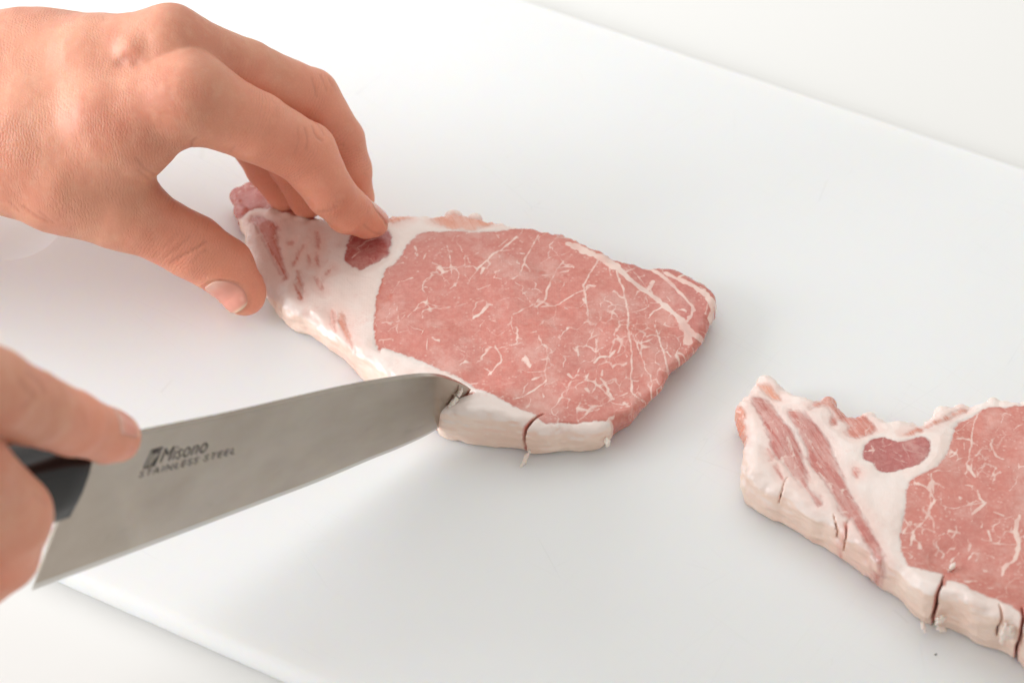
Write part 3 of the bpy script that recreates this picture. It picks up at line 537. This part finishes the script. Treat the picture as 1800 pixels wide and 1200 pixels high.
def handle():
    top, mid, low, bot = KP(154, 812, .55), KP(148, 847, .85), KP(121, 913, .85), KP(97, 926, .62)
    A3 = KP(151, 779)-KP(740, 658); A3 /= np.linalg.norm(A3); Y = np.cross(KN, A3); Y = Y if Y[2] > 0 else -Y
    O = KP(151, 779); loc = lambda p: ((p-O)@A3, (p-O)@Y)
    (u1, v1), (u2, v2), (u3, v3), (u4, v4) = [loc(p) for p in (top, mid, low, bot)]
    v1 = max(v1, .06)
    # cross-section as (v, half thickness, u of the slanted front)
    ring = [(v1+.10, 0, u1), (v1+.08, .45, u1), (v1-.05, .72, u1+.01), (v2+.25, .86, (u1+u2)/2), (v2-.3, .92, u2), ((v2+v3)/2, .93, (u2+u3)/2), (v3+.1, .88, u3), (v3-.12, .70, u3+.15), (v4-.10, .40, u4+.2), (v4-.14, 0, u4+.25)]
    full = ring+[(v, -t_, u) for v, t_, u in ring[-2:0:-1]]; V, Fc = [], []; nb = len(full)
    secs = [0, .03, .6, 2, 4, 6, 8, 10, 11.5, 11.9]
    for q in secs:
        sw = 1-.05*math.sin(min(q, 10)/10*math.pi*2)-(.12 if q > 11.6 else 0)-(.015 if q == 0 else 0); vc = (v1+v4)/2
        for v, t_, u in full: V.append(O+A3*(u+q if q < 1 else u*max(0, 1-q/6)+q)+Y*(vc+(v-vc)*sw-.02*q)+KN*t_*sw)
    for a in range(len(secs)-1):
        for i in range(nb): Fc.append((a*nb+i, a*nb+(i+1) % nb, (a+1)*nb+(i+1) % nb, (a+1)*nb+i))
    Fc += [tuple(range(nb)), tuple(range((len(secs)-1)*nb, len(secs)*nb))[::-1]]
    o = py_mesh('handle', V, Fc, M_handle, knife, smooth=True); m_ = o.modifiers.new('es', 'EDGE_SPLIT'); m_.split_angle = math.radians(40)
    return O, A3, Y
KO, KA, KY = handle()

# ------------------------------------------------------------------ hands
class Hand:
    def __init__(s, label, palm, fingers, nails, creases, kp, kf, reds=(), bumps=(), res=.062):
        s.palm, s.fingers = palm, fingers
        def fn(p, detail=True):
            d = None
            for ch in palm:
                e = chain(p, ch, .25); d = e if d is None else smin(d, e, kp)
            out = None
            for ch in fingers:
                e = smin(d, chain(p, ch, .14), kf); out = e if out is None else np.minimum(out, e)
            for c, r, k_ in bumps: out = smin(out, np.sqrt(((p-np.asarray(c, np.float32))**2).sum(1))-r, k_)
            out = out+.018*vnoise(p*1.7, 11)+.006*vnoise(p*5, 12)
            return out
        s.core = fn; s.nails = []
        for c, t_, n_, L, Wd in nails:
            c = np.asarray(c); t_ = np.asarray(t_)/np.linalg.norm(t_); n_ = np.asarray(n_)-t_*(np.asarray(n_)@t_); n_ /= np.linalg.norm(n_); s.nails.append((c, t_, n_, np.cross(n_, t_), L, Wd))
        def nail_local(p, nl):
            c, t_, n_, b_, L, Wd = nl; q = p-c.astype(np.float32); u, v, h_ = q@t_.astype(np.float32), q@b_.astype(np.float32), q@n_.astype(np.float32)
            w_ = Wd*(1-.12*np.clip(-u/L, 0, 1)**2)
            e = ((np.abs(u)/L)**3.2+(np.abs(v)/w_)**3.2)**(1/3.2)
            return u, v, h_, (e-1)*min(L, Wd)
        def full(p):
            d = fn(p)
            for nl in s.nails:
                u, v, h_, e = nail_local(p, nl); up = np.clip(h_/.15+.6, 0, 1)
                d = d+up*np.clip(1-np.abs(e-.025)/.05, 0, 1)*.028      # groove round the nail
                d = d-up*np.clip(1-np.abs(e-.11)/.07, 0, 1)*.014*(u < nl[4]*.6)   # fold of skin
            return d
        allp = np.concatenate([np.array([c for c, _ in ch]) for ch in palm+fingers]); rr = max(r for ch in palm+fingers for _, r in ch)
        lo, hi = allp.min(0)-rr-.3, allp.max(0)+rr+.3; h = res
        V, Q = surface_nets(full, lo, hi, h); V = snap(full, V, h, 2); N = gradient(full, V, .04); N /= np.linalg.norm(N, axis=1)[:, None]
        q = V-CAM; dep = q@AX_F; px = np.stack([900+FPX*(q@AX_R)/dep, 600-FPX*(q@AX_U)/dep], 1); facing = (N*(CAM-V)).sum(1)/np.linalg.norm(CAM-V, axis=1)
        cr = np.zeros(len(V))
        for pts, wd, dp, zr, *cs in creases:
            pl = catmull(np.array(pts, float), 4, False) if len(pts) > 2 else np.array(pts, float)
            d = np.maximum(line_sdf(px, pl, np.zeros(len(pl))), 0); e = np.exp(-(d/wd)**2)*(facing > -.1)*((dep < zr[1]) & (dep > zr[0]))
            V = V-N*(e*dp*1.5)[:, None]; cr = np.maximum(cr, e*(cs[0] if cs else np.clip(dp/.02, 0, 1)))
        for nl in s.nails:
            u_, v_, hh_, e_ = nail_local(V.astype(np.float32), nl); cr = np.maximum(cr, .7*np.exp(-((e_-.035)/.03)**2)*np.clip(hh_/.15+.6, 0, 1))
        ax_, wf_, best = np.zeros(len(V)), np.zeros(len(V)), np.full(len(V), 1e9)
        for ch in fingers:
            acc = 0.0
            for (a, ra), (b_, rb) in zip(ch, ch[1:]):
                ab = b_-a; L = np.linalg.norm(ab); t_ = np.clip((V-a)@ab/(L*L), 0, 1); d = np.linalg.norm(V-a-t_[:, None]*ab, axis=1)-(ra+(rb-ra)*t_)
                m_ = d < best; best = np.where(m_, d, best); ax_ = np.where(m_, acc+t_*L, ax_); acc += L
            for c, r in ch[1:-1]: wf_ = np.maximum(wf_, .3+.7*np.exp(-(np.linalg.norm(V-c, axis=1)/(r*1.25))**4))
        nearf = np.clip(1-best/.35, 0, 1); wf_ *= nearf; wp_ = 1-.55*nearf
        rd = np.zeros(len(V))
        for c, r in reds: rd = np.maximum(rd, np.clip(1.25-1.25*np.linalg.norm(V-np.asarray(c), axis=1)/(r*1.45), 0, 1))
        s.obj = raw_mesh('hand', V, Q, M_skin, None, dict(red=rd*.7, crease=cr, axial=ax_, wrinkle=wf_, palmar=wp_))
        for nl in s.nails:
            def nf(p):
                u, v, h_, e = nail_local(p, nl); d = fn(p)
                return smax(smax(d-.018-.012*np.clip(u/nl[4], 0, 1), -.06-d, .02), smax(e, -h_-.12, .02), .03)
            ex = max(nl[4], nl[5])+.35
            a, q_ = surface_nets(nf, nl[0]-ex, nl[0]+ex, .03)
            if len(a) < 20: continue
            a = snap(nf, a, .03, 2); u = ((a-nl[0])@nl[1])/nl[4]*.5+.5
            raw_mesh('fingernail', a, q_, M_nail, s.obj, dict(tipward=u))
        tag(s.obj, label, 'hand')
def J(x, y, z, rpx): p = P(x, y, z); return (p, rpx*cmpx(p))
fore_r = [J(-900, 285, 5.2, 155), J(-330, 262, 4.0, 130), J(-60, 250, 4.4, 122), J(60, 250, 4.8, 118)]
fore_u = [J(-900, 145, 6.4, 160), J(-330, 135, 5.2, 130), J(-60, 140, 5.3, 120), J(60, 138, 5.6, 112)]
iM, mM = J(335, 172, 7.2, 74), J(298, 76, 7.9, 62)
rM = (mM[0]+np.array([-.4, 1.5, -1.5]), .92); pM = (rM[0]+np.array([-.8, 1.3, -1.8]), .85)
wr = J(60, 250, 4.8, 118); wu = J(60, 138, 5.6, 112)
palm = [fore_r, fore_u, [wr, J(190, 215, 6.2, 92), iM], [wu, J(170, 118, 6.7, 92), mM], [(wu[0], 1.6), rM], [(wu[0]+np.array([0, .3, -.4]), 1.5), pM],
        [wr, J(120, 315, 4.3, 92), J(205, 360, 3.7, 72)], [J(150, 290, 4.8, 80), J(235, 255, 5.9, 60)]]
index = [iM, J(447, 222, 6.0, 62), J(537, 270, 4.6, 55), J(580, 338, 3.5, 43), J(612, 370, 2.6, 40), J(645, 388, 1.95, 31), J(659, 392, 1.75, 25)]
middle = [mM, J(430, 128, 6.5, 58), J(545, 174, 4.9, 53), J(597, 245, 3.7, 43), J(612, 300, 2.7, 41), J(625, 350, 1.75, 33), J(630, 368, 1.4, 26)]
ring = [rM, J(400, 160, 5.6, 48), J(475, 205, 4.2, 44), J(510, 290, 2.8, 38), J(540, 355, 1.4, 30)]
pinky = [pM, J(360, 180, 4.6, 42), J(432, 235, 3.6, 38), J(466, 295, 2.4, 34), J(500, 345, 1.3, 28)]
thumb = [J(120, 318, 4.2, 84), J(250, 386, 3.4, 60), J(340, 434, 2.4, 57), J(395, 470, 1.65, 52), J(424, 508, 1.1, 41), J(430, 518, 1.0, 37)]
cray = lambda p: (CAM-p)/np.linalg.norm(CAM-p)
tc = P(408, 512, 1.3); tt = thumb[4][0]-thumb[3][0]
ic = P(656, 380, 2.0); it = index[6][0]-index[4][0]
hand1 = Hand('bare left hand reaching in from the left, thumb and fingers pressing the pork chop', palm, [index, middle, ring, pinky, thumb],
  [(tc, tt, cray(tc)*.62-AX_U*.50-AX_R*.60, .62, .50), (ic, it, AX_U*.75+AX_R*.6+cray(ic)*.15, .5, .40)],
  [([(300, 462), (325, 447), (345, 436), (362, 424)], 2.2, .022, (0, 200)), ([(283, 458), (305, 440), (335, 415)], 2.0, .012, (0, 200)), ([(340, 462), (352, 445), (362, 440)], 2.0, .012, (0, 200)), ([(270, 452), (295, 428), (312, 410)], 2.0, .008, (0, 200)),
   ([(501, 315), (520, 305), (540, 297)], 2.2, .020, (0, 85)), ([(560, 372), (578, 371), (592, 362)], 2.0, .014, (0, 200)),
   ([(536, 225), (540, 245), (538, 262)], 2.0, .014, (0, 200)), ([(549, 222), (556, 240), (566, 247)], 2.0, .016, (0, 200)), ([(553, 213), (564, 226), (570, 238)], 1.8, .010, (0, 200)), ([(523, 226), (524, 250), (518, 270)], 2.0, .008, (0, 200)),
   ([(548, 137), (553, 155), (556, 170)], 2.0, .014, (0, 200)), ([(563, 133), (570, 147), (574, 160)], 2.0, .012, (0, 200)), ([(577, 137), (584, 150)], 1.8, .012, (0, 200)),
   ([(640, 395), (655, 408), (668, 412)], 2.0, .016, (0, 200)), ([(40, 362), (62, 378), (85, 390)], 2.4, .018, (0, 200)), ([(18, 355), (35, 372)], 2.0, .012, (0, 200)), ([(70, 372), (95, 392)], 2.0, .012, (0, 200)), ([(272, 306), (255, 296), (240, 278)], 2.4, .014, (0, 200)), ([(245, 300), (262, 314)], 2.2, .014, (0, 200)),
   ([(238, 108), (222, 102), (212, 112)], 9, .03, (0, 200)), ([(335, 263), (338, 250), (345, 244)], 2.4, .02, (0, 200)), ([(405, 268), (412, 258)], 2.2, .012, (0, 200)), ([(604, 254.5), (604.6, 255.3)], 1.6, 0, (0, 200), 1.6)],
  .9, .55,
  [(index[6][0], 2.6), (thumb[5][0], 3.0), (middle[6][0], 3.0), (ring[4][0], 3.2), (pinky[4][0], 3.2), (index[2][0], 1.9), (thumb[2][0], 1.8), (middle[2][0], 1.6), (index[1][0], 1.6)],
  [(P(232, 84, 8.25), .25, .5)])

# right hand on the knife: points lie a given distance in front of the blade's plane
def K(x, y, off, rpx): p = KP(x, y, off); return (p, rpx*cmpx(p))
r_index = [K(-150, 640, 1.6, 88), K(-20, 686, 1.4, 80), K(55, 716, 1.15, 66), K(125, 743, .85, 58), K(185, 765, .62, 48), K(205, 768, .55, 44)]
r_mid = [K(-190, 790, 1.9, 85), K(-60, 830, 2.1, 82), K(13, 905, 1.9, 79), K(-2, 968, 1.6, 73), K(-70, 1030, .9, 66), K(-130, 1010, -.4, 60)]
r_ring = [K(-250, 850, 1.9, 82), K(-150, 900, 2.2, 80), K(-95, 985, 1.9, 76), K(-120, 1060, 1.4, 66), K(-190, 1080, .4, 60)]
r_thumb = [K(-300, 700, .2, 95), K(-160, 760, -1.6, 70), K(-40, 770, -1.9, 60), K(40, 770, -1.7, 50)]
r_palm = [[K(-1150, 700, 3.0, 190), K(-520, 640, 1.0, 170), K(-380, 680, .8, 165), K(-270, 720, 1.0, 130)], [K(-380, 620, 1.2, 120), K(-150, 640, 1.6, 88)], [K(-380, 700, 1.4, 110), K(-190, 790, 1.9, 82)], [K(-400, 790, 1.2, 110), K(-250, 850, 1.9, 80)]]
rc = KP(222, 748, .95); rt = r_index[5][0]-r_index[3][0]
hand2 = Hand('bare right hand gripping the black knife handle, index finger stretched along the blade', r_palm, [r_index, r_mid, r_ring, r_thumb],
  [(rc, rt, AX_U*.72+cray(rc)*.45+AX_R*.35, .55, .48)],
  [([(35, 668), (50, 685), (62, 700)], 4, .02, (0, 200)), ([(48, 655), (70, 672), (78, 690)], 4, .02, (0, 200)), ([(60, 690), (52, 705), (40, 715)], 4, .015, (0, 200)), ([(60, 868), (80, 885)], 3, .012, (0, 200)), ([(135, 715), (148, 730), (150, 748)], 3, .008, (0, 200))],
  .9, .5, [(r_index[5][0], 2.6), (r_mid[3][0], 2.4), (r_index[3][0], 1.5)], res=.085)

# ------------------------------------------------------------------ scraps of fat, speck
def blob(name, c, axes, r, seed, label, mat=M_fat, cat='fat scrap', group='scraps of pork fat'):
    c = np.asarray(c); E = np.array(axes, float); E /= np.linalg.norm(E, axis=1)[:, None]; r = np.asarray(r)
    def fn(p):
        q = (p-c.astype(np.float32))@E.T.astype(np.float32); k_ = q/r; return (np.sqrt((k_*k_).sum(1))-1)*r.min()+r.min()*.45*vnoise(q/r.min()*.8+seed, 21)+r.min()*.25*vnoise(q/r.min()*1.9+seed, 22)
    V, Q = surface_nets(fn, c-r.max()*1.6, c+r.max()*1.6, r.min()/4); o = raw_mesh(name, V, Q, mat); tag(o, label, cat, group); return o
def perp(t_, n_): t_ = np.asarray(t_)/np.linalg.norm(t_); b_ = np.cross(n_, t_); b_ /= np.linalg.norm(b_); return [t_, b_, np.cross(t_, b_)]
a = KP(809, 691, .13); blob('fat_scrap', a, perp(KP(811, 686, .13)-KP(806, 697, .13), KN), (.14, .065, .05), 1, 'small white fat scrap on the blade nearest its tip')
a = KP(797, 708, .14); blob('fat_scrap', a, perp(KP(803, 699, .14)-KP(790, 717, .14), KN), (.24, .085, .06), 2, 'longer white fat scrap on the blade beside the cut fat rim')
a = P(924, 806, .16); blob('fat_scrap', a, perp(P(931, 792, .35)-P(916, 820, .03), np.array([0, -.7, .7])), (.34, .07, .05), 3, 'thin fat shred hanging below the open slit of the chop being cut')
a = P(931, 780, .5); blob('fat_scrap', a, perp(P(930, 768, .8)-P(931, 792, .25), np.array([0, -1., .1])), (.30, .06, .06), 4, 'upright fat shred in the open slit of the chop being cut')
a = P(1772, 1112, 1.25); blob('fat_scrap', a, perp(P(1776, 1100, 1.4)-P(1770, 1125, 1.0), np.array([0, -1., .4])), (.30, .20, .13), 5, 'thick curled fat scrap on the front rim of the lower right chop')
a = P(1673, 996, 1.36); blob('fat_scrap', a, perp(P(1678, 990, 1.36)-P(1669, 1002, 1.36), np.array([0, 0, 1.])), (.16, .075, .06), 6, 'small fat crumb lying on the lean meat of the lower right chop')
a = P(1655, 1086, .75); blob('fat_scrap', a, perp(P(1660, 1080, .8)-P(1648, 1092, .7), np.array([0, -1., .5])), (.15, .09, .07), 7, 'fat crumb beside the left slit of the lower right chop')
def flap(parent, c, along, n_, r, seed):
    o = blob('fat_flap', c, perp(along, np.array(n_, float)), r, seed, None, cat=None, group=None); o.parent = parent
for x, y, z, dx, dy, r, sd in ((1623, 1101, .22, 5, 14, (.17, .07, .04), 11), (1655, 1104, .26, 14, 5, (.14, .09, .05), 12), (1650, 1092, .5, -10, 8, (.13, .05, .04), 13)):
    flap(c2, P(x, y, z), P(x+dx, y+dy, z*.6)-P(x, y, z), (0, -.8, .6), r, sd)
for x, y, z, dx, dy, r, sd in ((1067, 779, .55, 1, 12, (.15, .09, .07), 16),):
    flap(c1, P(x, y, z), P(x+dx, y+dy, z*.8)-P(x, y, z), (0, -.7, .7), r, sd)
a = P(1645.5, 1149.5, .02); blob('speck', a, perp((1., .2, 0), np.array([0, 0, 1.])), (.035, .03, .02), 8, 'tiny dark speck on the white board below the lower right chop', M_speck, 'speck', 'specks')
